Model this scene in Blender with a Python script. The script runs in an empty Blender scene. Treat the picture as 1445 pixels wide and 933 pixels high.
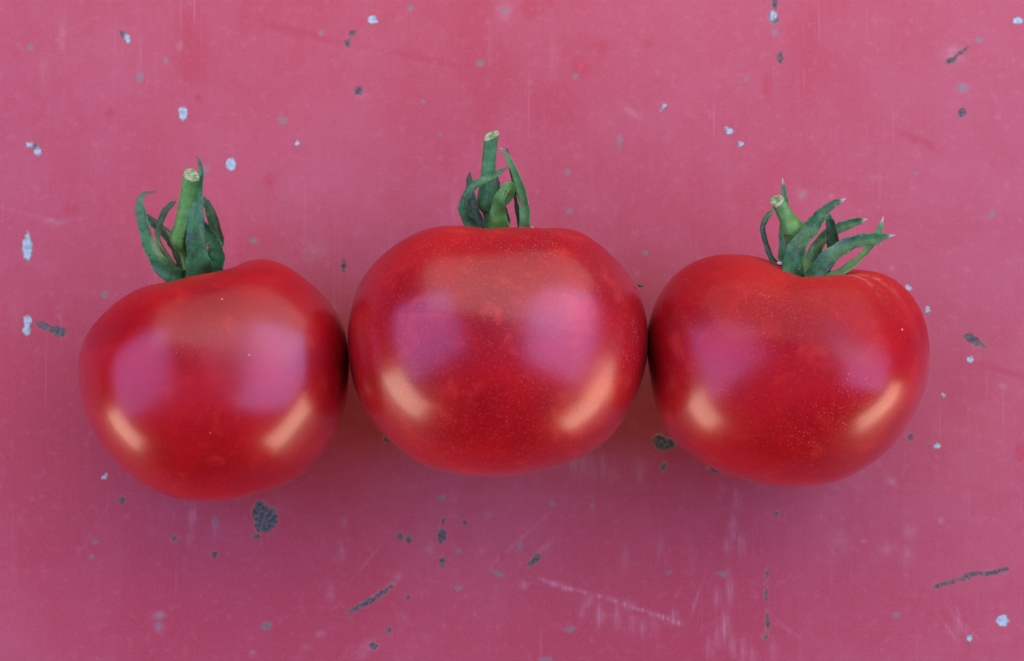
import bpy, math, random
import numpy as np
from mathutils import Vector, Matrix
random.seed(7); rng = np.random.default_rng(11)
sc = bpy.context.scene
col = sc.collection
R = math.radians

# ------------------------------------------------------------------ camera
TILT = R(5.0); DIST = 0.62; WIDTH = 0.2746; PW, PH = 1445.0, 933.0
aim = Vector((0, 0, 0.036))
czv = Vector((0, -math.sin(TILT), math.cos(TILT))); cxv = Vector((1, 0, 0)); cyv = czv.cross(cxv)
cpos = aim + czv * DIST
cam = bpy.data.cameras.new('camera'); camo = bpy.data.objects.new('camera', cam); col.objects.link(camo)
camo.matrix_world = Matrix.Translation(cpos) @ Matrix((cxv, cyv, czv)).transposed().to_4x4()
cam.sensor_width = 36; cam.lens = 36 * DIST / WIDTH; cam.clip_start = 0.01; cam.clip_end = 50
cam.dof.use_dof = True; cam.dof.focus_distance = DIST - 0.018; cam.dof.aperture_fstop = 14.0
sc.camera = camo

# ------------------------------------------------------------------ world and lamps
world = bpy.data.worlds.new('World'); sc.world = world; world.use_nodes = True
bg = world.node_tree.nodes['Background']
bg.inputs[0].default_value = (1.0, 0.84, 1.0, 1); bg.inputs[1].default_value = 0.03

def lamp(name, az, el, dist, w, h, rad, colr, roll=0.0):
    """rectangular lamp seen from the tomatoes at azimuth/elevation (degrees); rad = radiance"""
    d = Vector((math.cos(R(el)) * math.cos(R(az)), math.cos(R(el)) * math.sin(R(az)), math.sin(R(el))))
    L = bpy.data.lights.new(name, 'AREA'); L.shape = 'RECTANGLE'; L.size = w; L.size_y = h
    L.energy = rad * math.pi * w * h; L.color = colr
    o = bpy.data.objects.new(name, L); col.objects.link(o)
    z = d; x = Vector((0, 0, 1)).cross(z).normalized(); y = z.cross(x)
    m = Matrix((x, y, z)).transposed() @ Matrix.Rotation(R(roll), 3, 'Z')
    o.matrix_world = Matrix.Translation(Vector((0, 0, 0.04)) + d * dist) @ m.to_4x4()
    return o
lamp('window_left', 169, 46, 2.2, 2.25, 2.0, 3.9, (0.36, 0.33, 1.0), 30)
lamp('window_right', 11, 46, 2.2, 2.10, 1.9, 5.7, (0.38, 0.38, 1.0), -20)
lamp('fill_far', 80, 38, 0.46, 1.0, 0.66, 2.5, (1.0, 0.68, 0.66))  # added fill light, no window there; brightens the far part of the table
lamp('warm_lamp_left', 214, 12, 2.4, 1.5, 1.25, 9.0, (1.0, 0.68, 0.52))
lamp('warm_lamp_right', 327, 8, 2.4, 2.2, 0.95, 9.5, (1.0, 0.66, 0.48))
sc.cycles.max_bounces = 4; sc.cycles.diffuse_bounces = 3; sc.cycles.glossy_bounces = 3
sc.view_settings.view_transform = 'Standard'; sc.view_settings.look = 'None'
sc.view_settings.exposure = -0.09; sc.view_settings.gamma = 1.0

# ------------------------------------------------------------------ helpers
def ray(px, py):
    u = (px - PW / 2) / PW * WIDTH / DIST; v = -(py - PH / 2) / PW * WIDTH / DIST
    return (cxv * u + cyv * v - czv)
def on_plane(px, py, z=0.0):
    d = ray(px, py); return cpos + d * ((z - cpos.z) / d.z)

class NT:
    def __init__(s, name):
        s.m = bpy.data.materials.new(name); s.m.use_nodes = True; s.t = s.m.node_tree
        s.b = s.t.nodes['Principled BSDF']
    def n(s, typ, ins=None, **props):
        nd = s.t.nodes.new(typ)
        for k, v in props.items(): setattr(nd, k, v)
        for k, v in (ins or {}).items(): s.put(nd.inputs[k], v)
        return nd
    def put(s, sock, v):
        if hasattr(v, 'is_output') or isinstance(v, bpy.types.NodeSocket): s.t.links.new(v, sock)
        else:
            if sock.type == 'RGBA' and len(v) == 3: v = (*v, 1)
            sock.default_value = v
    def math(s, op, a, b=None, c=None, clamp=False):
        nd = s.n('ShaderNodeMath', operation=op, use_clamp=clamp); s.put(nd.inputs[0], a)
        if b is not None: s.put(nd.inputs[1], b)
        if c is not None: s.put(nd.inputs[2], c)
        return nd.outputs[0]
    def ramp(s, v, lo, hi, a=0.0, b=1.0, smooth=True):
        nd = s.n('ShaderNodeMapRange', interpolation_type='SMOOTHSTEP' if smooth else 'LINEAR')
        for i, x in enumerate((v, lo, hi, a, b)): s.put(nd.inputs[i], x)
        return nd.outputs[0]
    def mix(s, f, a, b, blend='MIX'):
        nd = s.n('ShaderNodeMix', data_type='RGBA', blend_type=blend)
        s.put(nd.inputs[0], f); s.put(nd.inputs[6], a); s.put(nd.inputs[7], b); return nd.outputs[2]
    def noise(s, vec, scale, detail=3, rough=0.5, dist=0.0):
        nd = s.n('ShaderNodeTexNoise', {'Scale': scale, 'Detail': detail, 'Roughness': rough, 'Distortion': dist})
        if vec is not None: s.put(nd.inputs['Vector'], vec)
        return nd.outputs[0]
    def attr(s, name): return s.n('ShaderNodeAttribute', attribute_name=name).outputs['Fac']
    def mapping(s, vec, scale=(1, 1, 1), rot=(0, 0, 0), loc=(0, 0, 0)):
        nd = s.n('ShaderNodeMapping'); s.put(nd.inputs[0], vec)
        nd.inputs['Scale'].default_value = scale; nd.inputs['Rotation'].default_value = rot; nd.inputs['Location'].default_value = loc
        return nd.outputs[0]
    def bump(s, h, strength, dist, prev=None):
        nd = s.n('ShaderNodeBump', {'Strength': strength, 'Distance': dist, 'Height': h})
        if prev is not None: s.put(nd.inputs['Normal'], prev)
        return nd.outputs[0]
    def obj(s): return s.n('ShaderNodeTexCoord').outputs['Object']

def mesh_obj(name, verts, faces, mat, parent=None, attrs=None, smooth=True):
    me = bpy.data.meshes.new(name)
    me.from_pydata([tuple(v) for v in verts], [], faces)
    me.materials.append(mat)
    if smooth: me.shade_smooth()
    for k, a in (attrs or {}).items():
        at = me.attributes.new(k, 'FLOAT', 'POINT'); at.data.foreach_set('value', np.asarray(a, dtype=np.float32))
    o = bpy.data.objects.new(name, me); col.objects.link(o)
    if parent: o.parent = parent
    return o

# ------------------------------------------------------------------ materials
def table_material():
    t = NT('faded_red_paint'); P = t.obj()
    # paint: brushed vertical grain, chalky fading, small redder patches where it is less worn, broad red ones painting in shade
    grain = t.noise(t.mapping(P, (900, 26, 1)), 1.0, 4, 0.6)
    grain2 = t.noise(t.mapping(P, (240, 9, 1), loc=(3, 1, 0)), 1.0, 3, 0.55)
    cloud = t.noise(t.mapping(P, (11, 7, 1), loc=(1.7, 0.4, 0)), 1.0, 5, 0.6, 0.4)
    fine = t.noise(P, 1500, 2, 0.5)
    red = (0.300, 0.036, 0.044); chalk = (0.318, 0.073, 0.083)
    f = t.math('ADD', t.math('ADD', t.math('MULTIPLY', cloud, 0.58), t.math('MULTIPLY', t.noise(P, 75, 5, 0.62, 0.5), 0.28)), t.math('ADD', t.math('MULTIPLY', grain2, 0.04), t.math('MULTIPLY', grain, 0.11)))
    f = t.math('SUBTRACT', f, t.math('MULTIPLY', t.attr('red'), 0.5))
    base = t.mix(t.ramp(f, 0.32, 0.68), red, chalk)
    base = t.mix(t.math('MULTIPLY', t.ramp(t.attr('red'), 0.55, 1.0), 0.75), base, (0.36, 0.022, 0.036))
    base = t.mix(t.math('MULTIPLY', t.ramp(fine, 0.35, 0.75), 0.09), base, (0.50, 0.20, 0.26))
    # scuffs: pale rubbed areas broken up by the vertical grain
    sn = t.ramp(t.noise(t.mapping(P, (1300, 60, 1)), 1.0, 3, 0.6), 0.42, 0.66)
    scf = t.math('MULTIPLY', t.attr('scuff'), t.math('ADD', t.math('MULTIPLY', sn, 0.75), 0.25))
    base = t.mix(t.math('MULTIPLY', t.math('MINIMUM', scf, 0.9), 0.85), base, (0.42, 0.26, 0.24))
    # hairline scratches everywhere
    sc1 = t.noise(t.mapping(P, (2600, 14, 1), rot=(0, 0, 0.03)), 1.0, 2, 0.4)
    sc1 = t.math('MULTIPLY', t.ramp(sc1, 0.66, 0.74), t.ramp(t.noise(P, 22, 2, 0.5), 0.5, 0.7))
    sc2 = t.noise(t.mapping(P, (1900, 20, 1), rot=(0, 0, 1.1)), 1.0, 2, 0.4)
    sc2 = t.math('MULTIPLY', t.ramp(sc2, 0.69, 0.75), t.ramp(t.noise(t.mapping(P, loc=(4, 2, 0)), 26, 2, 0.5), 0.52, 0.68))
    sc1 = t.math('MAXIMUM', sc1, t.math('MULTIPLY', sc2, 0.8))
    base = t.mix(t.math('MULTIPLY', t.ramp(t.noise(P, 330, 4, 0.7), 0.52, 0.72), 0.22), base, (0.43, 0.16, 0.17))
    base = t.mix(t.math('MULTIPLY', t.ramp(t.noise(t.mapping(P, loc=(7, 5, 0)), 260, 4, 0.7), 0.56, 0.74), 0.35), base, (0.30, 0.035, 0.045))
    base = t.mix(t.math('MULTIPLY', sc1, 0.5), base, (0.50, 0.24, 0.28))
    # soft pale smears
    base = t.mix(t.math('MULTIPLY', t.attr('smear'), t.ramp(t.noise(P, 420, 3, 0.6), 0.25, 0.65)), base, (0.36, 0.20, 0.18))
    # chips with their primer rim, and spilled white flecks
    edge = t.math('MULTIPLY', t.math('SUBTRACT', t.noise(P, 800, 5, 0.8), 0.5), 2.9)
    d = t.math('ADD', t.attr('chip'), edge)
    halo = t.ramp(d, -0.55, -0.05)
    base = t.mix(t.math('MULTIPLY', halo, 0.30), base, (0.28, 0.17, 0.12))
    core = t.ramp(d, -0.22, 0.32)
    ccol = t.mix(t.ramp(t.noise(P, 900, 3, 0.6), 0.35, 0.68), (0.026, 0.040, 0.038), (0.100, 0.135, 0.112))
    base = t.mix(core, base, ccol)
    g = t.math('ADD', t.attr('grey'), edge)
    gm = t.math('MULTIPLY', t.ramp(g, -0.5, 0.3), 0.7)
    base = t.mix(gm, base, t.mix(t.noise(P, 700, 2), (0.08, 0.11, 0.09), (0.22, 0.21, 0.16)))
    w = t.math('ADD', t.attr('white'), t.math('MULTIPLY', edge, 0.9))
    wm = t.ramp(w, -0.15, 0.2)
    base = t.mix(wm, base, t.mix(t.ramp(t.noise(P, 800, 3), 0.35, 0.6), (0.20, 0.34, 0.29), (0.29, 0.50, 0.43)))
    t.put(t.b.inputs['Base Color'], base)
    ro = t.ramp(cloud, 0.3, 0.7, 0.40, 0.52)
    ro = t.math('ADD', ro, t.math('MULTIPLY', core, 0.25))
    t.put(t.b.inputs['Roughness'], ro)
    t.b.inputs['Specular IOR Level'].default_value = 0.45
    h = t.math('SUBTRACT', t.math('ADD', t.math('MULTIPLY', grain, 0.15), wm), core)
    nb = t.bump(h, 0.6, 0.0004)
    t.put(t.b.inputs['Normal'], nb)
    return t.m

def tomato_material(name, dust, seed, streak=0.0):
    t = NT(name); P = t.obj()
    big = t.noise(P, 34, 4, 0.55); 
    ax = t.attr('shoulder')
    base = t.mix(t.ramp(big, 0.34, 0.66), (0.200, 0.0002, 0.004), (0.290, 0.0010, 0.003))
    base = t.mix(t.math('MULTIPLY', t.ramp(t.math('ADD', ax, t.math('MULTIPLY', big, 0.35)), 0.42, 1.10), 0.8), base, (0.35, 0.023, 0.010))
    # pale cells just below the skin
    cell = t.noise(P, 1300, 2, 0.6)
    base = t.mix(t.math('MULTIPLY', t.ramp(cell, 0.50, 0.74), 0.05 + 0.13 * dust), base, (0.50, 0.05, 0.05))
    blot = t.noise(P, 120, 4, 0.6, 0.3)
    base = t.mix(t.math('MULTIPLY', t.ramp(blot, 0.52, 0.74), 0.22 + 0.2 * dust), base, (0.42, 0.028, 0.014))
    # dusty specks, clustered
    vec = t.mapping(P, (1, 1, 1), loc=(seed, 0, 0))
    vor = t.n('ShaderNodeTexVoronoi', {'Vector': vec, 'Scale': 2300.0, 'Randomness': 1.0})
    rnd = t.n('ShaderNodeSeparateColor', {'Color': vor.outputs['Color']}).outputs[0]
    clus = t.ramp(t.noise(vec, 52, 4, 0.65), 0.44, 0.74)
    spk = t.math('MULTIPLY', t.ramp(vor.outputs['Distance'], 0.12, 0.36, 1.0, 0.0), t.math('GREATER_THAN', t.math('ADD', rnd, t.math('MULTIPLY', clus, 0.50 * dust)), 0.91))
    rnd3 = t.n('ShaderNodeSeparateColor', {'Color': vor.outputs['Color']}).outputs[2]
    spk = t.math('MULTIPLY', spk, t.math('MULTIPLY', t.math('POWER', rnd3, 2.0), t.math('ADD', 0.15 * dust, t.math('MULTIPLY', clus, 0.50))))
    base = t.mix(spk, base, (0.80, 0.38, 0.26))
    vor2 = t.n('ShaderNodeTexVoronoi', {'Vector': t.mapping(vec, (1, 1, 0.45), rot=(0.6, 0.3, 0.9)), 'Scale': 250.0, 'Randomness': 1.0})
    rnd2 = t.n('ShaderNodeSeparateColor', {'Color': vor2.outputs['Color']}).outputs[1]
    spk2 = t.math('MULTIPLY', t.ramp(vor2.outputs['Distance'], 0.03, 0.10, 1.0, 0.0), t.math('GREATER_THAN', rnd2, 0.965))
    base = t.mix(t.math('MULTIPLY', spk2, 0.45), base, (0.80, 0.50, 0.40))
    # corky tan scar lines in the shoulder grooves
    base = t.mix(t.math('MULTIPLY', t.attr('scar'), t.ramp(t.noise(P, 520, 3), 0.35, 0.6)), base, (0.60, 0.24, 0.13))
    t.put(t.b.inputs['Base Color'], base)
    t.b.inputs['Subsurface Weight'].default_value = 0.0
    t.b.inputs['Subsurface Radius'].default_value = (1.0, 0.12, 0.06)
    t.b.inputs['Subsurface Scale'].default_value = 0.004
    t.put(t.b.inputs['Roughness'], t.math('ADD', t.math('ADD', t.ramp(big, 0.3, 0.7, 0.37, 0.41), t.ramp(ax, 0.10, 0.55, 0.0, 0.10)), t.math('MULTIPLY', spk, 0.3)))
    t.put(t.b.inputs['Specular IOR Level'], t.ramp(ax, 0.02, 0.36, 0.22, 0.16))
    t.put(t.b.inputs['Coat Weight'], t.ramp(ax, 0.02, 0.36, 0.90, 0.14))
    t.put(t.b.inputs['Coat Roughness'], t.ramp(big, 0.3, 0.7, 0.21, 0.27)); t.b.inputs['Coat IOR'].default_value = 1.45
    t.b.inputs['Sheen Weight'].default_value = 0.015 * dust
    t.b.inputs['Sheen Roughness'].default_value = 0.4
    t.put(t.b.inputs['Sheen Tint'], (1.0, 0.55, 0.45))
    nb = t.bump(t.noise(P, 1900, 2, 0.6), 0.05 + 0.05 * dust, 0.0003)
    nb = t.bump(t.noise(P, 75, 2, 0.4), 0.10, 0.002, nb)
    t.put(t.b.inputs['Normal'], nb)
    return t.m

def green_material(name, c1, c2, tip, rough=0.42):
    t = NT(name); P = t.obj()
    n1 = t.noise(P, 420, 4, 0.6); n2 = t.noise(P, 2400, 2, 0.6); n3 = t.noise(P, 130, 2, 0.5)
    base = t.mix(t.ramp(t.math('ADD', t.math('MULTIPLY', n1, 0.6), t.math('MULTIPLY', n3, 0.4)), 0.36, 0.66), c1, c2)
    base = t.mix(t.math('MULTIPLY', t.ramp(n2, 0.55, 0.75), 0.4), base, (0.15, 0.36, 0.14))
    # raised veins running along the leaf
    vein = t.attr('vein')
    base = t.mix(t.math('MULTIPLY', vein, 0.35), base, (0.10, 0.27, 0.07))
    base = t.mix(t.ramp(t.math('ADD', t.attr('tip'), t.math('MULTIPLY', t.math('SUBTRACT', n1, 0.5), 0.35)), 0.40, 1.0), base, tip)
    t.put(t.b.inputs['Base Color'], base)
    t.b.inputs['Roughness'].default_value = rough
    t.b.inputs['Specular IOR Level'].default_value = 0.35
    t.b.inputs['Sheen Weight'].default_value = 0.03
    nb = t.bump(n1, 0.35, 0.0005); nb = t.bump(n2, 0.25, 0.00015, nb)
    t.put(t.b.inputs['Normal'], nb)
    return t.m

M = {}
M['table'] = table_material()
M['sepal_teal'] = green_material('blue_green_sepal', (0.008, 0.066, 0.019), (0.034, 0.200, 0.052), (0.10, 0.085, 0.045))
M['sepal_dark'] = green_material('dark_dry_sepal', (0.009, 0.045, 0.014), (0.032, 0.125, 0.034), (0.09, 0.07, 0.04))
M['sepal_light'] = green_material('pale_green_sepal', (0.045, 0.200, 0.045), (0.110, 0.320, 0.080), (0.34, 0.36, 0.28))
M['sepal_white'] = green_material('white_tipped_sepal', (0.006, 0.058, 0.015), (0.028, 0.185, 0.040), (0.30, 0.34, 0.25))
M['stem'] = green_material('stem_green', (0.035, 0.170, 0.022), (0.080, 0.285, 0.040), (0.080, 0.285, 0.040), 0.42)
M['stem_dark'] = green_material('stem_blue_green', (0.014, 0.120, 0.030), (0.045, 0.240, 0.060), (0.045, 0.240, 0.060), 0.5)
M['cut'] = NT('cut_stem_pith'); M['cut'].put(M['cut'].b.inputs['Base Color'], M['cut'].mix(M['cut'].ramp(M['cut'].noise(M['cut'].obj(), 900, 2), 0.35, 0.6), (0.10, 0.23, 0.05), (0.28, 0.41, 0.20)))
M['cut'].b.inputs['Roughness'].default_value = 0.8; M['cut'] = M['cut'].m
h = NT('fine_hair'); h.put(h.b.inputs['Base Color'], (0.55, 0.60, 0.50)); h.b.inputs['Roughness'].default_value = 0.6; M['hair'] = h.m
h = NT('white_flake'); h.put(h.b.inputs['Base Color'], h.mix(h.noise(h.obj(), 1200), (0.45, 0.45, 0.5), (0.8, 0.8, 0.82))); h.b.inputs['Roughness'].default_value = 0.8; M['flake'] = h.m

# ------------------------------------------------------------------ tabletop
mm = WIDTH / PW * 1.06                       # metres per photo pixel on the table (approx.)
def axis_coords(lo, hi, flo, fhi, step):
    inner = np.arange(flo, fhi + step / 2, step)
    a = flo - np.geomspace(step, flo - lo, 26)[::-1]; b = fhi + np.geomspace(step, hi - fhi, 26)
    return np.concatenate([a, inner, b])
xs = axis_coords(-0.75, 0.75, -0.160, 0.160, 0.00042)
ys = axis_coords(-0.50, 0.55, -0.108, 0.112, 0.00042)
GX, GY = np.meshgrid(xs, ys)
A = {k: np.full(GX.shape, -3.0 if k in ('chip', 'grey', 'white') else 0.0, dtype=np.float32) for k in ('chip', 'grey', 'white', 'red', 'scuff', 'smear')}
def mark(kind, px, py, rx, ry=None, rot=0.0, s=1.0):
    """elliptic mark, sizes in photo pixels, rot in degrees counter-clockwise"""
    ry = rx if ry is None else ry
    c = on_plane(px, py); k = mm; rx *= k; ry *= k
    pad = max(rx, ry) * (2.2 if kind in ('red', 'scuff', 'smear') else 1) + 0.0012
    i0, i1 = np.searchsorted(ys, [c.y - pad, c.y + pad]); j0, j1 = np.searchsorted(xs, [c.x - pad, c.x + pad])
    X = GX[i0:i1, j0:j1] - c.x; Y = GY[i0:i1, j0:j1] - c.y
    a = R(rot); U = X * math.cos(a) + Y * math.sin(a); V = -X * math.sin(a) + Y * math.cos(a)
    q = np.sqrt((U / rx) ** 2 + (V / ry) ** 2)
    tgt = A[kind][i0:i1, j0:j1]
    if kind in ('chip', 'grey', 'white'):
        np.maximum(tgt, (1 - q) * min(rx, ry) * 1000 * s, out=tgt)      # signed distance, millimetres
    else: np.maximum(tgt, s * np.exp(-q * q * 1.1), out=tgt)
def stroke(kind, pts, w, s=1.0, gap=0.0, n=14):
    for (x0, y0), (x1, y1) in zip(pts[:-1], pts[1:]):
        L = math.hypot(x1 - x0, y1 - y0); ang = math.degrees(math.atan2(-(y1 - y0), x1 - x0))
        k = max(2, int(L / (w * 2.2)))
        for i in range(k):
            if random.random() < gap: continue
            f = (i + 0.5) / k; ww = w * random.uniform(0.6, 1.25)
            mark(kind, x0 + (x1 - x0) * f, y0 + (y1 - y0) * f + random.uniform(-.4, .4) * w, L / k * 0.85, ww, ang, s)

W = [(258,160,6,10),(326,232,7,9),(420,202,3.5,3.5),(180,55,4,8,25),(42,204,5,4),(53,214,5,6),(526,28,7,6),(1029,185,8,4,-25),(1045,203,4,4),
     (1437,29,8,5),(39,350,7,20),(39,453,6,8),(38,466,6,8),(148,673,4.5,4,30),(405,677,13,3,28),(1415,876,9,8),(1368,900,5,4.5,-40),
     (1322,629,5,4),(1282,406,4,4),(1309,437,4.5,4),(1369,507,4.5,4.5),(1331,558,3,3),(1091,22,5,7),(936,152,3,7,-30)]
D = [(173,48,3,6,30),(50,207,3,5,35),(497,47,5,5),(490,61,4,6),(506,128,5.5,6.5),(1093,3,3.5,11),(1094,27,4,6),(1101,82,4,7),(1358,159,5,6.5),
     (64,461,12,5,-25),(83,468,11,7,-15),(485,376,3.5,8),(172,706,4.5,5),(246,760,4,4),(302,782,4.5,4.5),(368,724,12,17),(378,733,14,14),(372,744,14,7),
     (362,757,5,4),(384,722,7,5,40),(625,735,3,4),(622,757,5,9),(626,755,4,7),(624,793,3.5,8),(655,737,3,3),(564,757,5,5),(577,761,4.5,6),(577,843,2.6,2.4),(548,890,4,3.5,20),
     (527,912,6,5),(757,787,5,6),(750,795,3.5,7,-40),(930,622,9,9),(943,626,10,8),(934,631,9,5),(936,659,4,7,-20),(1098,724,3,3),
     (1083,876,2.6,11),(1079,898,4,3),(1372,479,12,6,-32),(1384,486,8,2.5,-35),(1285,617,4,4),(1008,662,10,4,-15),(546,619,5,5),(494,875,2,2),(376,884,4,3)]
G = [(197,109,5,7),(290,240,5,4.5),(399,170,6,5),(235,86,3,4),(579,11,4,4),(678,89,5.5,5),(713,14,5,4),(812,108,4,3),(597,144,3,3),(800,243,4.5,4),
     (804,298,4.5,4),(875,200,3,8),(1091,25,7,10),(1093,46,5,4),(1053,111,3.5,3),(1382,56,5,4.5),(1358,124,7,6),(1400,302,3.5,5.5,-20),(148,416,5,5),
     (358,340,5,4),(303,737,3,6),(224,870,6,3),(224,884,4,4),(376,883,7,5),(135,765,4,3),(129,786,3,3),(622,703,6,4,15),(646,777,4,3),(735,771,4,5),
     (702,809,9,3,-22),(779,710,4,4),(836,713,3,3),(805,888,7,3.5,10),(944,808,3,3),(770,931,8,3),(1265,868,5,3.5),(1020,810,6,3),(647,830,4,3),(1131,273,3,3),
     (454,46,3.5,3.5),(43,67,4,4),(910,357,4,3),(148,417,4,4),(1385,487,6,3,-30),(90,312,3,2),(1293,245,2,2),(620,190,2,2)]
for m_ in W: mark('white', *m_)
for m_ in D: mark('chip', *m_)
for m_ in G: mark('grey', *m_)
stroke('chip', [(496, 862), (520, 850), (534, 842)], 4.2); stroke('chip', [(534, 842), (548, 830), (556, 822)], 2.8, gap=0.1); stroke('smear', [(530, 845), (566, 812)], 5, 0.5)
stroke('chip', [(1320, 827), (1350, 819)], 3.4); stroke('chip', [(1356, 817), (1378, 809), (1398, 809), (1420, 803)], 3.2)
stroke('chip', [(1082, 800), (1081, 845)], 2.0, gap=0.25); stroke('chip', [(1337, 88), (1350, 80), (1364, 69)], 3.2)
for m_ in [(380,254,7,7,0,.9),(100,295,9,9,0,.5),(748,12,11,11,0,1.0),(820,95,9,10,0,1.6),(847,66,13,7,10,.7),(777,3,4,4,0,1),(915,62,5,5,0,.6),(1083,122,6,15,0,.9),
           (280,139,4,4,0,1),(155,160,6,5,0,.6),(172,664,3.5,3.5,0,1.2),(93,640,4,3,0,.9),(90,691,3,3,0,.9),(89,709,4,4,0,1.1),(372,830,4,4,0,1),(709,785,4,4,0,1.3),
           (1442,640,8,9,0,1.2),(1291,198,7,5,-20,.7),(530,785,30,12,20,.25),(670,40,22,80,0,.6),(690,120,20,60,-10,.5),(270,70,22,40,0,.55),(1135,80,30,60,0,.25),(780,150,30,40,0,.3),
           (420,45,60,5,-15,.5),(610,85,60,4,-12,.5),(1300,200,40,6,-25,.4),(1420,525,40,4,-15,.4),(540,860,40,40,0,.3),(700,900,700,150,0,.38),(40,600,180,180,0,.32),(420,600,160,200,0,.2),(60,770,80,50,0,.3),(300,870,120,60,0,.25)]: mark('red', *m_)  # broad weak marks paint shade into the table's bottom and left
for m_ in [(253,63,5,9,0,.6),(88,48,5,28,0,.4),(53,265,5,7,0,.4),(713,18,14,16,0,.4),(890,158,16,5,-38,.6),(815,220,7,6,0,.3),(748,117,4,3,0,.5),(1347,78,14,13,0,.75),
           (1358,124,10,8,0,.4),(1403,137,4,7,30,.4),(1131,273,8,8,0,.6),(1173,277,4,4,0,.5),(1422,261,4,5,0,.4),(440,355,18,14,0,.35),(75,313,11,5,-10,.6),(82,448,4,5,0,.6),
           (224,868,9,5,0,.7),(224,885,8,8,0,.6),(453,895,7,5,0,.5),(432,914,6,4,0,.4),(357,921,5,4,0,.5),(518,915,22,9,35,.5),(1258,680,10,6,-40,.45),(1284,750,9,11,0,.45),
           (1281,782,9,12,0,.4),(1218,764,4,3,0,.6),(1328,735,4,4,0,.7),(1365,381,5,4,0,.4),(1415,545,8,4,-20,.5),(1259,378,4,4,0,.5),(739,825,6,7,0,.5),(568,870,7,5,0,.5),
           (765,775,20,4,38,.4),(1020,690,4,4,0,.5),(1186,765,16,18,0,.25),(1250,775,14,12,0,.3),(690,725,6,6,0,.35),(680,777,6,6,0,.3),(487,735,6,10,0,.4),(607,775,8,8,0,.35),
           (815,650,9,8,0,.4),(1010,405,6,5,0,.3),(575,880,6,3,0,.4),(1408,165,5,4,0,.3),(1235,250,6,6,0,.25),(1290,265,5,5,0,.25),(1075,80,4,5,0,.3),(510,135,8,5,0,.3)]: mark('smear', *m_)
# rubbed scratches
stroke('scuff', [(762, 818), (800, 830), (850, 843), (905, 860), (960, 880)], 3.2, 1.0, gap=0.15)
for x, y, l, s in [(845,868,16,1.0),(820,865,10,.5),(870,870,18,.6),(890,878,16,.6),(905,885,12,.6),(830,850,10,.6),(950,870,12,.7),(885,855,10,.7),(922,880,14,.5),
                   (808,655,16,.8),(822,650,22,.9),(835,660,18,.6),(850,655,20,.6),(862,668,16,.5),(900,660,20,.5),(1040,705,18,.6),(1033,745,24,.8),(1045,765,18,.7),(1026,770,14,.6),
                   (1028,830,26,.6),(1010,845,18,.5),(1022,885,22,.9),(1012,900,20,.7),(1032,910,18,.7),(1000,915,16,.6),(1048,918,14,.6),(270,730,20,.8),(267,760,10,.4),(303,745,22,.3),
                   (465,835,16,.6),(1060,925,14,.6),(1090,915,12,.5),(640,290,30,.25),(780,70,40,.3),(690,60,40,.2),(1350,880,18,.5),(20,450,30,.2),(480,780,14,.5),(60,100,30,.25),(880,790,20,.35),(930,770,24,.35),(975,790,24,.3)]:
    mark('scuff', x, y, 3.0, l, random.uniform(-4, 4), s * .7); mark('scuff', x + 4.5, y + random.uniform(-8, 8), 2.4, l * .8, random.uniform(-4, 4), s * .5); mark('smear', x + 2, y, 9, l * .8, 0, s * .3)
for x, y, l, a, s in [(1355,880,26,-55,.5),(1342,893,22,-55,.5),(1372,893,16,-50,.4),(30,300,60,-16,.22),(1115,890,24,-40,.4),(640,560,0.1,0,0),(735,760,60,42,.35),(130,750,40,60,.15),(985,840,40,70,.3),(520,790,26,50,.35)]:
    if s: mark('scuff', x, y, l, 2.4, a, s)
ny, nx = GX.shape
idx = np.arange(ny * nx).reshape(ny, nx)
q = np.stack([idx[:-1, :-1], idx[:-1, 1:], idx[1:, 1:], idx[1:, :-1]], -1).reshape(-1, 4)
verts = np.stack([GX.ravel(), GY.ravel(), np.zeros(GX.size)], -1).astype(np.float32)
# slab edge and underside
TH = 0.02
ring = np.concatenate([idx[0, :], idx[1:, -1], idx[-1, -2::-1], idx[-2:0:-1, 0]])
low = verts[ring].copy(); low[:, 2] = -TH
nb0 = len(verts); verts = np.concatenate([verts, low]); n_r = len(ring)
side = np.array([[ring[i], nb0 + i, nb0 + (i + 1) % n_r, ring[(i + 1) % n_r]] for i in range(n_r)])
c4 = [nb0, nb0 + nx - 1, nb0 + nx + ny - 2, nb0 + 2 * nx + ny - 3]
q = np.concatenate([q, side])
me = bpy.data.meshes.new('tabletop')
me.vertices.add(len(verts)); me.vertices.foreach_set('co', verts.ravel())
me.loops.add(q.size); me.loops.foreach_set('vertex_index', q.ravel().astype(np.int32))
me.polygons.add(len(q)); me.polygons.foreach_set('loop_start', np.arange(0, q.size, 4, dtype=np.int32))
me.update(calc_edges=True)
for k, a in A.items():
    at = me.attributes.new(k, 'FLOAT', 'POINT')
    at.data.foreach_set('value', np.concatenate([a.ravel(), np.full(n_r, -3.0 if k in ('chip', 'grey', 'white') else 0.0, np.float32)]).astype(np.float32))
me.materials.append(M['table'])
table = bpy.data.objects.new('tabletop', me); col.objects.link(table)
table['kind'] = 'structure'; table['label'] = 'faded red painted tabletop, chipped and scratched'

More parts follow.
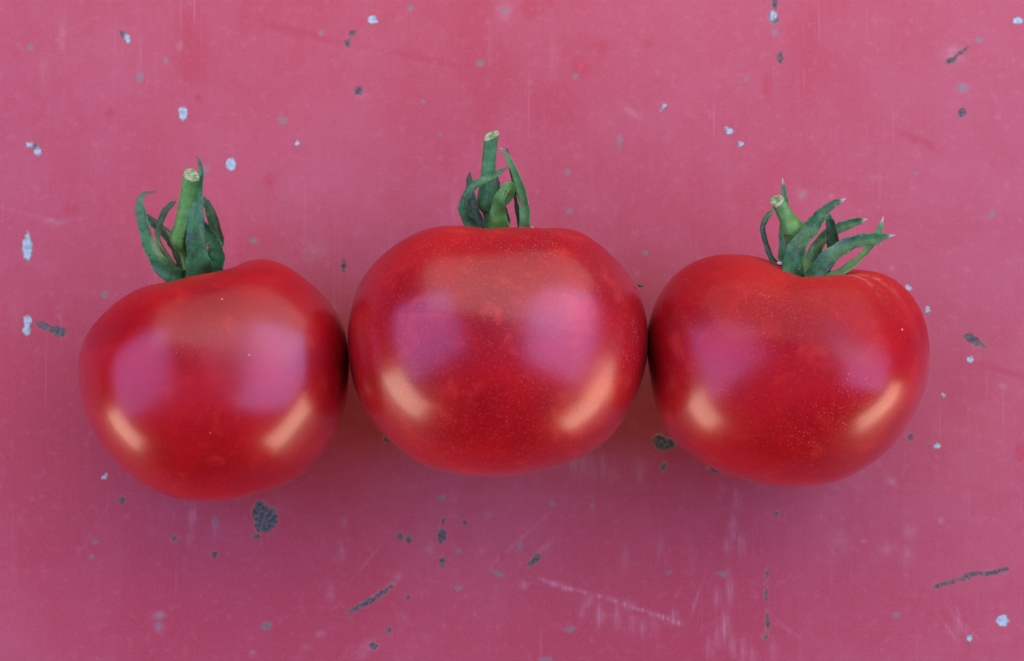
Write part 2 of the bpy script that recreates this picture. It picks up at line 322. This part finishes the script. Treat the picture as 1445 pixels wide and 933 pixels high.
# ------------------------------------------------------------------ tomatoes
def smooth_outline(pts, c, nfour):
    p = np.array(pts, float); dx = p[:, 0] - c[0]; dy = -(p[:, 1] - c[1])
    th = np.arctan2(dy, dx); r = np.hypot(dx, dy); o = np.argsort(th); th, r = th[o], r[o]
    T = np.linspace(-np.pi, np.pi, 720, endpoint=False)
    rr = np.interp(T, np.concatenate([th - 2 * np.pi, th, th + 2 * np.pi]), np.tile(r, 3))
    F = np.fft.rfft(rr) / len(rr)
    def ev(theta, n):
        out = np.full(theta.shape, F[0].real)
        ph = theta + np.pi
        for k in range(1, n + 1):
            out = out + 2 * (F[k].real * np.cos(k * ph) - F[k].imag * np.sin(k * ph))
        return out
    return ev, nfour

class Tomato:
    pass
def make_tomato(label, outline, centre, depth, stem_px, stem_back, mat, dimple, grooves, pw=2.4, nfour=12, scar=None):
    """outline traced round the fruit; stem_px where the stalk leaves it, stem_back = degrees the stalk end leans away from the lens"""
    T = Tomato()
    ev, nf = smooth_outline(outline, centre, nfour)
    k = WIDTH / PW
    # frame: z towards the lens
    def frame(p):
        z = (cpos - p).normalized(); y = (Vector((0, 1, 0)) - z * z.y).normalized(); x = y.cross(z)
        return x, y, z
    dx = stem_px[0] - centre[0]; dy = -(stem_px[1] - centre[1]); a = math.atan2(dy, dx)
    sb = R(stem_back)
    Ax = np.array([math.cos(a) * math.cos(sb), math.sin(a) * math.cos(sb), -math.sin(sb)])
    e1 = np.cross(Ax, [0, 0, 1.0]); e1 /= np.linalg.norm(e1); e2 = np.cross(Ax, e1)      # e2 points away from the lens or to it
    NU, NV = 220, 170
    al = np.linspace(0, np.pi, NV + 1)[1:-1]; al = al - 0.10 * np.sin(2 * al)            # denser at the stem end
    ph = np.linspace(0, 2 * np.pi, NU, endpoint=False)
    AL, PHI = np.meshgrid(al, ph, indexing='ij')
    d = (np.cos(AL)[..., None] * Ax + np.sin(AL)[..., None] * (np.cos(PHI)[..., None] * e1 + np.sin(PHI)[..., None] * e2))
    d = np.concatenate([d.reshape(-1, 3), [Ax], [-Ax]])
    ALf = np.concatenate([AL.ravel(), [0], [np.pi]]); PHf = np.concatenate([PHI.ravel(), [0], [0]])
    s = np.hypot(d[:, 0], d[:, 1]); w = d[:, 2]; th = np.arctan2(d[:, 1], d[:, 0])
    n_ = (np.abs(s) ** pw + np.abs(w) ** pw) ** (-1 / pw); s, w = s * n_, w * n_
    Re = ev(th, 2); Rf = ev(th, nf); rr = (Re + (Rf - Re) * s ** 4)
    P = np.stack([rr * s * np.cos(th), rr * s * np.sin(th), depth * w], -1)
    dd, ds = dimple
    P -= Ax * (dd * np.exp(-(ALf / ds) ** 2))[:, None]
    sc_attr = np.zeros(len(P))
    nrm = d / np.linalg.norm(d, axis=1)[:, None]
    for (g_phi, g_w, g_dep, g_peak, g_len, g_scar) in grooves:
        dphi = (PHf - g_phi + np.pi) % (2 * np.pi) - np.pi
        lat = np.exp(-(dphi / g_w) ** 2); lon = np.exp(-((ALf - g_peak) / g_len) ** 2)
        P -= nrm * (g_dep * lat * lon)[:, None]
        if g_scar: sc_attr = np.maximum(sc_attr, g_scar * np.exp(-(dphi / (g_w * .35)) ** 2) * np.exp(-((ALf - .38) / .22) ** 2))
    lr = np.random.default_rng(int(centre[0]))
    for _ in range(10):
        f3 = lr.normal(size=3) * 3.3; P += nrm * (lr.uniform(.6, 1.8) * (1 - .8 * s ** 6) * np.sin(nrm @ f3 + lr.uniform(0, 6.28)))[:, None]
    P *= k
    shoulder = np.clip(1 - ALf / 1.5, 0, 1)
    # rest it on the table: slide the centre along its sight line until the lowest point touches
    dr = ray(*centre); zc = 0.036
    for _ in range(8):
        c = cpos + dr * ((zc - cpos.z) / dr.z); x, y, z = frame(c); sf = (cpos - c).length / DIST * 1.0
        sf = (cpos - c).dot(czv) / DIST
        low = (P[:, 0] * x.z + P[:, 1] * y.z + P[:, 2] * z.z).min() * sf
        zc = -low - 0.0004
    T.rot = Matrix((x, y, z)).transposed(); T.c = c; T.sf = sf; T.centre = centre; T.k = k
    base = Vector((c.x, c.y, 0))
    T.root = bpy.data.objects.new('tomato', None); col.objects.link(T.root); T.root.location = base
    T.root.empty_display_size = 0.02
    T.root['label'] = label; T.root['category'] = 'tomato'; T.root['group'] = 'ripe tomatoes in a row'
    m3 = np.array(T.rot); Wd = (P * sf) @ m3.T + np.array(c - base)
    Wd[:, 2] = np.where(Wd[:, 2] < 0.0006, 0.0002 + (Wd[:, 2] + 0.0004) * 0.3, Wd[:, 2])   # slight flat where it rests
    nv = NV - 1; f = []
    for i in range(nv - 1):
        for j in range(NU):
            j2 = (j + 1) % NU; f.append((i * NU + j, (i + 1) * NU + j, (i + 1) * NU + j2, i * NU + j2))
    for j in range(NU):
        j2 = (j + 1) % NU; f.append((nv * NU, j, j2)); f.append((nv * NU + 1, (nv - 1) * NU + j2, (nv - 1) * NU + j))
    T.body = mesh_obj('fruit_body', Wd, f, mat, T.root, {'shoulder': shoulder, 'scar': sc_attr})
    T.base = base
    # stalk base point inside the dimple, in local frame pixels
    T.stem = Vector(P[-2] / k)
    return T
def loc(T, px, py, w):
    """photo pixel at depth w (photo pixels, + towards the lens) beside a tomato -> position relative to its root"""
    p = T.c + T.rot @ Vector(((px - T.centre[0]), -(py - T.centre[1]), w)) * (T.k * T.sf)
    return p - T.base

def catmull(P, n):
    P = [np.array(p, float) for p in P]; P = [2 * P[0] - P[1]] + P + [2 * P[-1] - P[-2]]; out = []
    m = len(P) - 3
    for i in range(n + 1):
        t = i / n * m; j = min(int(t), m - 1); t -= j; a, b, c, d = P[j:j + 4]
        out.append(0.5 * (2 * b + (c - a) * t + (2 * a - 5 * b + 4 * c - d) * t * t + (3 * b - a - 3 * c + d) * t ** 3))
    return out

def ribbon(T, name, pts, mat, parent, thick=2.0, tip=0.85, fold=0.48, n=34, sec=14, label=None):
    """leaf-like blade: pts = (px, py, w, full width px, twist deg) from base to tip"""
    S = catmull(pts, n); vs, fs, tipv, vein = [], [], [], []
    C = [np.array([s[0], -s[1], s[2]]) for s in S]
    for i, s in enumerate(S):
        tg = C[min(i + 1, n)] - C[max(i - 1, 0)]; tg /= np.linalg.norm(tg)
        b = np.cross(tg, [0, 0, 1.0]); b /= max(np.linalg.norm(b), 1e-6)
        nn = np.cross(b, tg); a = R(s[4]); b2 = b * math.cos(a) + nn * math.sin(a); n2 = -b * math.sin(a) + nn * math.cos(a)
        wdt = max(s[3], 0.8) / 2 * (1 - 0.6 * max(0, (i / n - .86) / .14)); tk = min(thick, wdt * 1.5) / 2 * (0.55 + 0.45 * (1 - i / n))
        wob = 1 + 0.06 * math.sin(i * 1.3 + pts[0][0]) + 0.04 * math.sin(i * 2.9 + pts[0][1])
        for j in range(sec):
            q = 2 * math.pi * j / sec; cu = math.cos(q) * wdt * wob
            off = math.sin(q) * tk + fold * abs(cu) - fold * wdt * 0.5
            off += 0.10 * wdt * math.sin(i * .9 + 2.2 * math.cos(q) + pts[0][0]) * abs(math.cos(q))
            if abs(math.cos(q)) < 0.2: off += -0.10 * wdt * (1 if math.sin(q) > 0 else -1)
            v = C[i] + b2 * cu + n2 * off
            vs.append(loc(T, v[0], -v[1], v[2])); tipv.append(min(1, max(0, (i / n - tip + .10) / (1.10 - tip) * 1.25)) if tip < 1 else 0); vein.append(max(0, 1 - abs(math.cos(q)) * 3.2))
    for i in range(n):
        for j in range(sec):
            j2 = (j + 1) % sec; fs.append((i * sec + j, i * sec + j2, (i + 1) * sec + j2, (i + 1) * sec + j))
    fs.append(tuple(range(sec))[::-1]); fs.append(tuple(n * sec + j for j in range(sec)))
    o = mesh_obj(name, vs, fs, mat, parent, {'tip': tipv, 'vein': vein})
    if label: o['label'] = label
    return o

def stalk(T, pts, mat, cutmat, cut_dir, holes=True):
    """round stalk stub: pts = (px, py, w, diameter px); cut_dir tilts the cut face"""
    n, sec = 40, 20; S = catmull(pts, n); vs, fs = [], []
    C = [np.array([s[0], -s[1], s[2]]) for s in S]
    cd = np.array(cut_dir, float); cd /= np.linalg.norm(cd)
    for i, s in enumerate(S):
        tg = C[min(i + 1, n)] - C[max(i - 1, 0)]; tg /= np.linalg.norm(tg)
        b = np.cross(tg, [0, 0, 1.0]); b /= np.linalg.norm(b); nn = np.cross(b, tg)
        blend = max(0, (i - n + 5) / 5)
        for j in range(sec):
            q = 2 * math.pi * j / sec
            r = s[3] / 2 * (1 + 0.05 * math.sin(3 * q + 1) + 0.03 * math.sin(7 * q + i * .3))
            v = b * math.cos(q) * r + nn * math.sin(q) * r
            v = v - tg * (v @ cd) / (tg @ cd) * blend
            v = C[i] + v; vs.append(loc(T, v[0], -v[1], v[2]))
    for i in range(n):
        for j in range(sec):
            j2 = (j + 1) % sec; fs.append((i * sec + j, i * sec + j2, (i + 1) * sec + j2, (i + 1) * sec + j))
    fs.append(tuple(range(sec))[::-1])
    o = mesh_obj('stalk', vs, fs, mat, T.root, {'tip': [0] * len(vs), 'vein': [0.6 if j % 5 == 0 else 0 for i in range(n + 1) for j in range(sec)]})
    # pale cut face: raised rim, sunken pith
    top = [Vector(v) for v in vs[-sec:]]; cen = sum(top, Vector()) / sec
    ax = (Vector(vs[-1]) - Vector(vs[-1 - sec])).normalized()
    cv, cf = [], []
    for rad, lift in ((1.03, -0.0002), (1.0, 0.00035), (0.8, 0.00045), (0.55, 0.0001), (0.3, -0.0003)):
        cv += [cen + (p - cen) * rad + ax * (lift + random.uniform(-.00012, .00012)) for p in top]
    for r_ in range(4):
        for j in range(sec):
            j2 = (j + 1) % sec; cf.append((r_ * sec + j, r_ * sec + j2, (r_ + 1) * sec + j2, (r_ + 1) * sec + j))
    cf.append(tuple(4 * sec + j for j in range(sec)))
    mesh_obj('cut_end', cv, cf, cutmat, o)
    return o

def fuzz(T, owner, count, length=6.5):
    """short pale hairs standing on a stalk or blade"""
    me = owner.data; vs, fs = [], []
    nv = len(me.vertices)
    for _ in range(count):
        v = me.vertices[random.randrange(nv)]; p = v.co.copy(); n = v.normal.copy()
        d = (n + Vector((random.uniform(-.5, .5), random.uniform(-.5, .5), random.uniform(-.5, .5)))).normalized()
        L = length * T.k * random.uniform(.4, 1.1); r = 0.28 * T.k
        a = d.orthogonal().normalized() * r; b = d.cross(a)
        i = len(vs); vs += [p + a, p - a * .5 + b * .87, p - a * .5 - b * .87, p + d * L]
        fs += [(i, i + 1, i + 3), (i + 1, i + 2, i + 3), (i + 2, i, i + 3)]
    o = mesh_obj('fuzz', vs, fs, M['hair'], owner); o['kind'] = 'stuff'
    return o

# ---- left tomato
OL = [(226,399),(257,391),(290,386),(324,374),(345,366),(368,363),(397,370),(424,389),(450,410),(469,434),(482,458),(488,480),(491,510),(490,536),(483,584),(473,608),(458,629),(440,652),(419,671),(395,684),(368,693),(340,701),(313,705),(279,706),(258,704),(235,698),(212,687),(190,673),(169,655),(151,634),(137,613),(126,590),(118,565),(115,540),(114,512),(118,493),(126,473),(146,445),(168,425),(196,409)]
TL = make_tomato('smallest tomato, at the left, with a bent stalk and curled sepals', OL, (302, 538), 176, (270, 380), 12, tomato_material('tomato_skin_smooth', 0.4, 3.1), (16, 0.30),
                 [(5.45, .28, 5, .50, .35, 0), (4.3, .3, 4, .5, .3, 0), (3.3, .3, 4, .5, .3, 0), (2.2, .3, 5, .5, .3, 0), (1.1, .4, 6, .5, .4, 0), (.2, .3, 5, .5, .4, 0)])
st = stalk(TL, [(272,402,-30,26),(264,372,-22,19),(258,352,-12,17),(252,343,-4,22),(250,334,-2,26),(254,322,2,23),(257,305,6,22),(260,285,10,21),(264,265,14,22),(267,249,17,23)], M['stem'], M['cut'], (0.25, .75, .62))
fuzz(TL, st, 260)
sp = [
 ribbon(TL, 'sepal', [(262,392,-22,22,0),(240,388,-6,25,10),(222,368,4,24,20),(210,345,6,20,25),(202,320,4,17,20),(197,300,0,15,10),(195,284,-5,9,0),(203,274,-8,7,0),(218,271,-10,3,0)], M['sepal_teal'], TL.root, tip=.72),
 ribbon(TL, 'sepal', [(262,385,-40,18,0),(248,352,-44,17,30),(234,330,-46,15,20),(216,314,-46,13,20),(203,300,-42,6,0)], M['sepal_dark'], TL.root, tip=.95),
 ribbon(TL, 'sepal', [(250,385,-45,14,30),(225,345,-30,11,50),(222,325,-28,14,50),(230,300,-26,13,40),(240,287,-26,8,20),(246,283,-26,4,0)], M['sepal_dark'], TL.root, tip=.8),
 ribbon(TL, 'sepal', [(284,392,-20,36,0),(279,376,-4,35,0),(276,350,6,29,5),(274,322,12,26,5),(275,295,14,20,10),(278,265,14,13,20),(281,243,12,8,30),(278,228,8,5,20),(273,217,4,2,0)], M['sepal_teal'], TL.root, tip=.86),
 ribbon(TL, 'sepal', [(294,392,-30,22,0),(304,376,-18,24,20),(306,355,-12,22,30),(298,338,-12,19,20),(288,322,-14,14,20),(282,308,-16,7,0)], M['sepal_teal'], TL.root, tip=.96),
 ribbon(TL, 'sepal', [(292,388,-46,20,0),(301,362,-44,24,20),(305,335,-42,22,30),(298,305,-42,18,30),(290,285,-42,12,20),(284,274,-42,5,0)], M['sepal_dark'], TL.root, tip=.95)]
for s_ in sp: fuzz(TL, s_, 30, 4)

# ---- middle tomato
OM = [(654,318),(632,318),(609,320),(592,325),(576,333),(556,346),(537,362),(523,377),(512,393),(502,414),(495,438),(492,457),(491,477),(492,497),(495,516),(500,541),(509,566),(521,586),(537,605),(552,622),(570,637),(592,650),(615,661),(640,667),(665,670),(690,672),(715,671),(743,668),(771,662),(800,653),(827,641),(848,627),(866,610),(882,589),(894,566),(904,541),(910,516),(913,497),(913,478),(912,460),(909,440),(904,422),(897,404),(886,387),(872,370),(857,352),(838,336),(822,328),(805,323),(790,319),(774,318),(760,321),(740,322),(700,321),(676,322)]
TM = make_tomato('largest tomato, in the middle, touching its two neighbours', OM, (702, 497), 198, (694, 330), 17, tomato_material('tomato_skin_dusty', 1.35, 9.4), (20, 0.34),
                 [(4.66, .12, 6, .36, .22, .35), (5.42, .13, 8, .66, .30, .45), (5.85, .16, 9, .60, .36, .5), (3.75, .35, 4, .5, .4, 0), (2.6, .3, 6, .5, .35, 0), (1.5, .4, 6, .5, .35, 0), (.5, .35, 6, .5, .35, 0)])
st = stalk(TM, [(690,345,-45,20),(690,315,-38,16),(688,298,-30,16),(686,291,-25,21),(685,284,-22,27),(687,270,-19,26),(688,250,-15,22),(689,230,-11,20),(691,210,-7,20),(693,191,-4,20)], M['stem_dark'], M['cut'], (-.35, .85, .45))
fuzz(TM, st, 260)
sp = [
 ribbon(TM, 'sepal', [(684,338,-30,16,0),(670,322,-16,17,10),(658,306,-6,16,20),(654,290,0,15,35),(661,273,6,15,40),(676,259,9,14,35),(692,250,10,12,25),(706,243,9,8,10),(717,236,8,4,0)], M['sepal_teal'], TM.root, tip=.88),
 ribbon(TM, 'sepal', [(680,335,-55,20,0),(674,314,-52,20,10),(668,292,-52,18,20),(664,272,-52,14,20),(662,254,-52,11,20),(662,238,-52,5,0)], M['sepal_dark'], TM.root, tip=.85),
 ribbon(TM, 'sepal', [(706,340,-26,30,0),(705,318,-10,27,0),(703,300,-2,23,0),(704,284,6,17,10),(711,270,8,14,20),(718,262,4,13,20),(722,268,-4,11,30),(716,282,-14,9,20),(706,296,-20,5,0)], M['stem'], TM.root, tip=1.0),
 ribbon(TM, 'sepal', [(744,338,-34,16,0),(741,316,-22,17,15),(741,292,-18,16,25),(735,265,-14,14,25),(727,243,-12,11,20),(718,224,-12,8,10),(712,213,-13,5,0),(705,207,-14,4,0)], M['sepal_light'], TM.root, tip=.93),
 ribbon(TM, 'sepal', [(738,332,-44,8,0),(732,300,-34,9,40),(727,272,-30,8,50),(724,250,-28,6,30),(719,228,-24,5,20),(715,206,-22,4,0)], M['sepal_dark'], TM.root, tip=.93),
 ribbon(TM, 'sepal', [(700,335,-58,20,0),(712,308,-56,17,10),(706,284,-52,13,20),(702,262,-48,10,20),(700,240,-48,7,0)], M['sepal_dark'], TM.root, tip=.9)]
for s_ in sp: fuzz(TM, s_, 30, 4)

# ---- right tomato
OR = [(916,456),(914,485),(916,513),(919,540),(923,565),(931,587),(941,606),(955,624),(972,639),(990,652),(1008,662),(1028,671),(1050,677),(1073,682),(1096,685),(1117,687),(1137,686),(1158,684),(1178,679),(1200,671),(1219,660),(1236,649),(1250,637),(1267,617),(1281,595),(1293,573),(1302,549),(1307,531),(1309,513),(1309,495),(1308,477),(1304,456),(1299,438),(1289,420),(1276,405),(1261,393),(1245,384),(1225,378),(1200,376),(1170,378),(1140,376),(1106,372),(1085,364),(1060,356),(1045,354),(1029,355),(1010,357),(993,362),(976,369),(962,379),(948,393),(936,410),(927,426),(921,441)]
TR = make_tomato('tilted tomato at the right with spreading pale tipped sepals', OR, (1112, 522), 183, (1150, 374), -15, tomato_material('tomato_skin_speckled', 0.85, 21.7), (20, 0.30),
                 [(5.98, .20, 9, .60, .50, .7), (5.62, .14, 5, .62, .35, .5), (4.4, .3, 4, .4, .3, 0), (3.6, .4, 5, .5, .4, 0), (2.9, .3, 8, .5, .4, 0), (1.6, .4, 8, .5, .4, 0), (.4, .4, 6, .5, .4, 0)])
st = stalk(TR, [(1142,400,50,22),(1134,372,46,18),(1126,346,30,17),(1121,340,33,24),(1122,331,35,33),(1118,321,36,31),(1113,312,37,24),(1108,302,38,21),(1104,293,39,20),(1099,286,40,20)], M['stem'], M['cut'], (-.45, .65, .6))
fuzz(TR, st, 240)
sp = [
 ribbon(TR, 'sepal', [(1128,398,62,22,0),(1118,384,62,27,0),(1126,354,66,25,15),(1145,328,56,23,15),(1158,311,58,19,15),(1168,300,56,14,15),(1178,292,54,10,10),(1186,289,53,7,0),(1194,285,52,3,0)], M['sepal_white'], TR.root, tip=.86),
 ribbon(TR, 'sepal', [(1142,402,66,20,0),(1154,386,68,25,0),(1174,364,68,23,10),(1196,350,52,20,15),(1216,344,54,18,15),(1235,342,54,16,10),(1243,340,53,10,0),(1252,338,52,6,0),(1261,337,51,2.5,0)], M['sepal_white'], TR.root, tip=.86),
 ribbon(TR, 'sepal', [(1142,392,4,18,0),(1148,366,2,19,10),(1160,342,-2,18,20),(1180,326,-6,17,20),(1196,319,-8,15,15),(1210,314,-10,11,0),(1217,312,-10,8,0),(1225,310,-10,4,0)], M['sepal_white'], TR.root, tip=.88),
 ribbon(TR, 'sepal', [(1160,392,-6,14,0),(1174,362,-2,16,10),(1177,340,4,17,10),(1174,320,8,14,10),(1171,308,10,9,0),(1169,302,10,3,0)], M['sepal_dark'], TR.root, tip=1.0),
 ribbon(TR, 'sepal', [(1152,400,58,12,20),(1178,392,56,14,30),(1205,375,48,13,40),(1222,358,30,12,40),(1233,345,32,10,30),(1240,330,32,10,20),(1243,321,32,7,10),(1246,310,31,3,0)], M['sepal_light'], TR.root, tip=.9),
 ribbon(TR, 'sepal', [(1124,392,0,20,0),(1110,368,-2,18,10),(1109,340,-4,16,20),(1110,310,-6,14,15),(1110,290,-8,12,10),(1109,272,-9,8,0),(1108,262,-9,6,0),(1107,250,-9,2.5,0)], M['sepal_white'], TR.root, tip=.88),
 ribbon(TR, 'sepal', [(1112,386,6,10,0),(1092,366,4,9,20),(1084,344,2,9,30),(1079,322,0,9,30),(1084,307,-2,9,20),(1094,294,-6,7,0)], M['sepal_dark'], TR.root, tip=1.0)]
for s_ in sp: fuzz(TR, s_, 30, 4)

# ---- specks of dirt caught on the fruit
def debris(T, name, px, py, w, r, mat):
    import bmesh
    bm = bmesh.new(); bmesh.ops.create_icosphere(bm, subdivisions=2, radius=1.0)
    for v in bm.verts: v.co *= random.uniform(.65, 1.2)
    p = loc(T, px, py, w); k_ = T.k * r
    vs = [p + Vector((v.co.x * k_ * 1.3, v.co.y * k_ * .8, v.co.z * k_ * .7)) for v in bm.verts]; fs = [tuple(v.index for v in f.verts) for f in bm.faces]; bm.free()
    return mesh_obj(name, vs, fs, mat, T.root)
def surface_depth(T, px, py):
    # nearest fruit surface along the sight line through a pixel
    d = ray(px, py).normalized(); o = cpos - T.base
    hit, p, n_, f_ = T.body.ray_cast(o, d)
    return (T.rot.transposed() @ (p + T.base - T.c)).z / (T.k * T.sf) if hit else -20.0
debris(TM, 'dried_flake', 751, 322, -28, 4.5, M['flake'])
debris(TM, 'dirt_speck', 901, 404, surface_depth(TM, 898, 406), 3.0, M['sepal_dark'])
debris(TR, 'dried_flake', 1102, 372, surface_depth(TR, 1102, 376), 3.2, M['flake'])
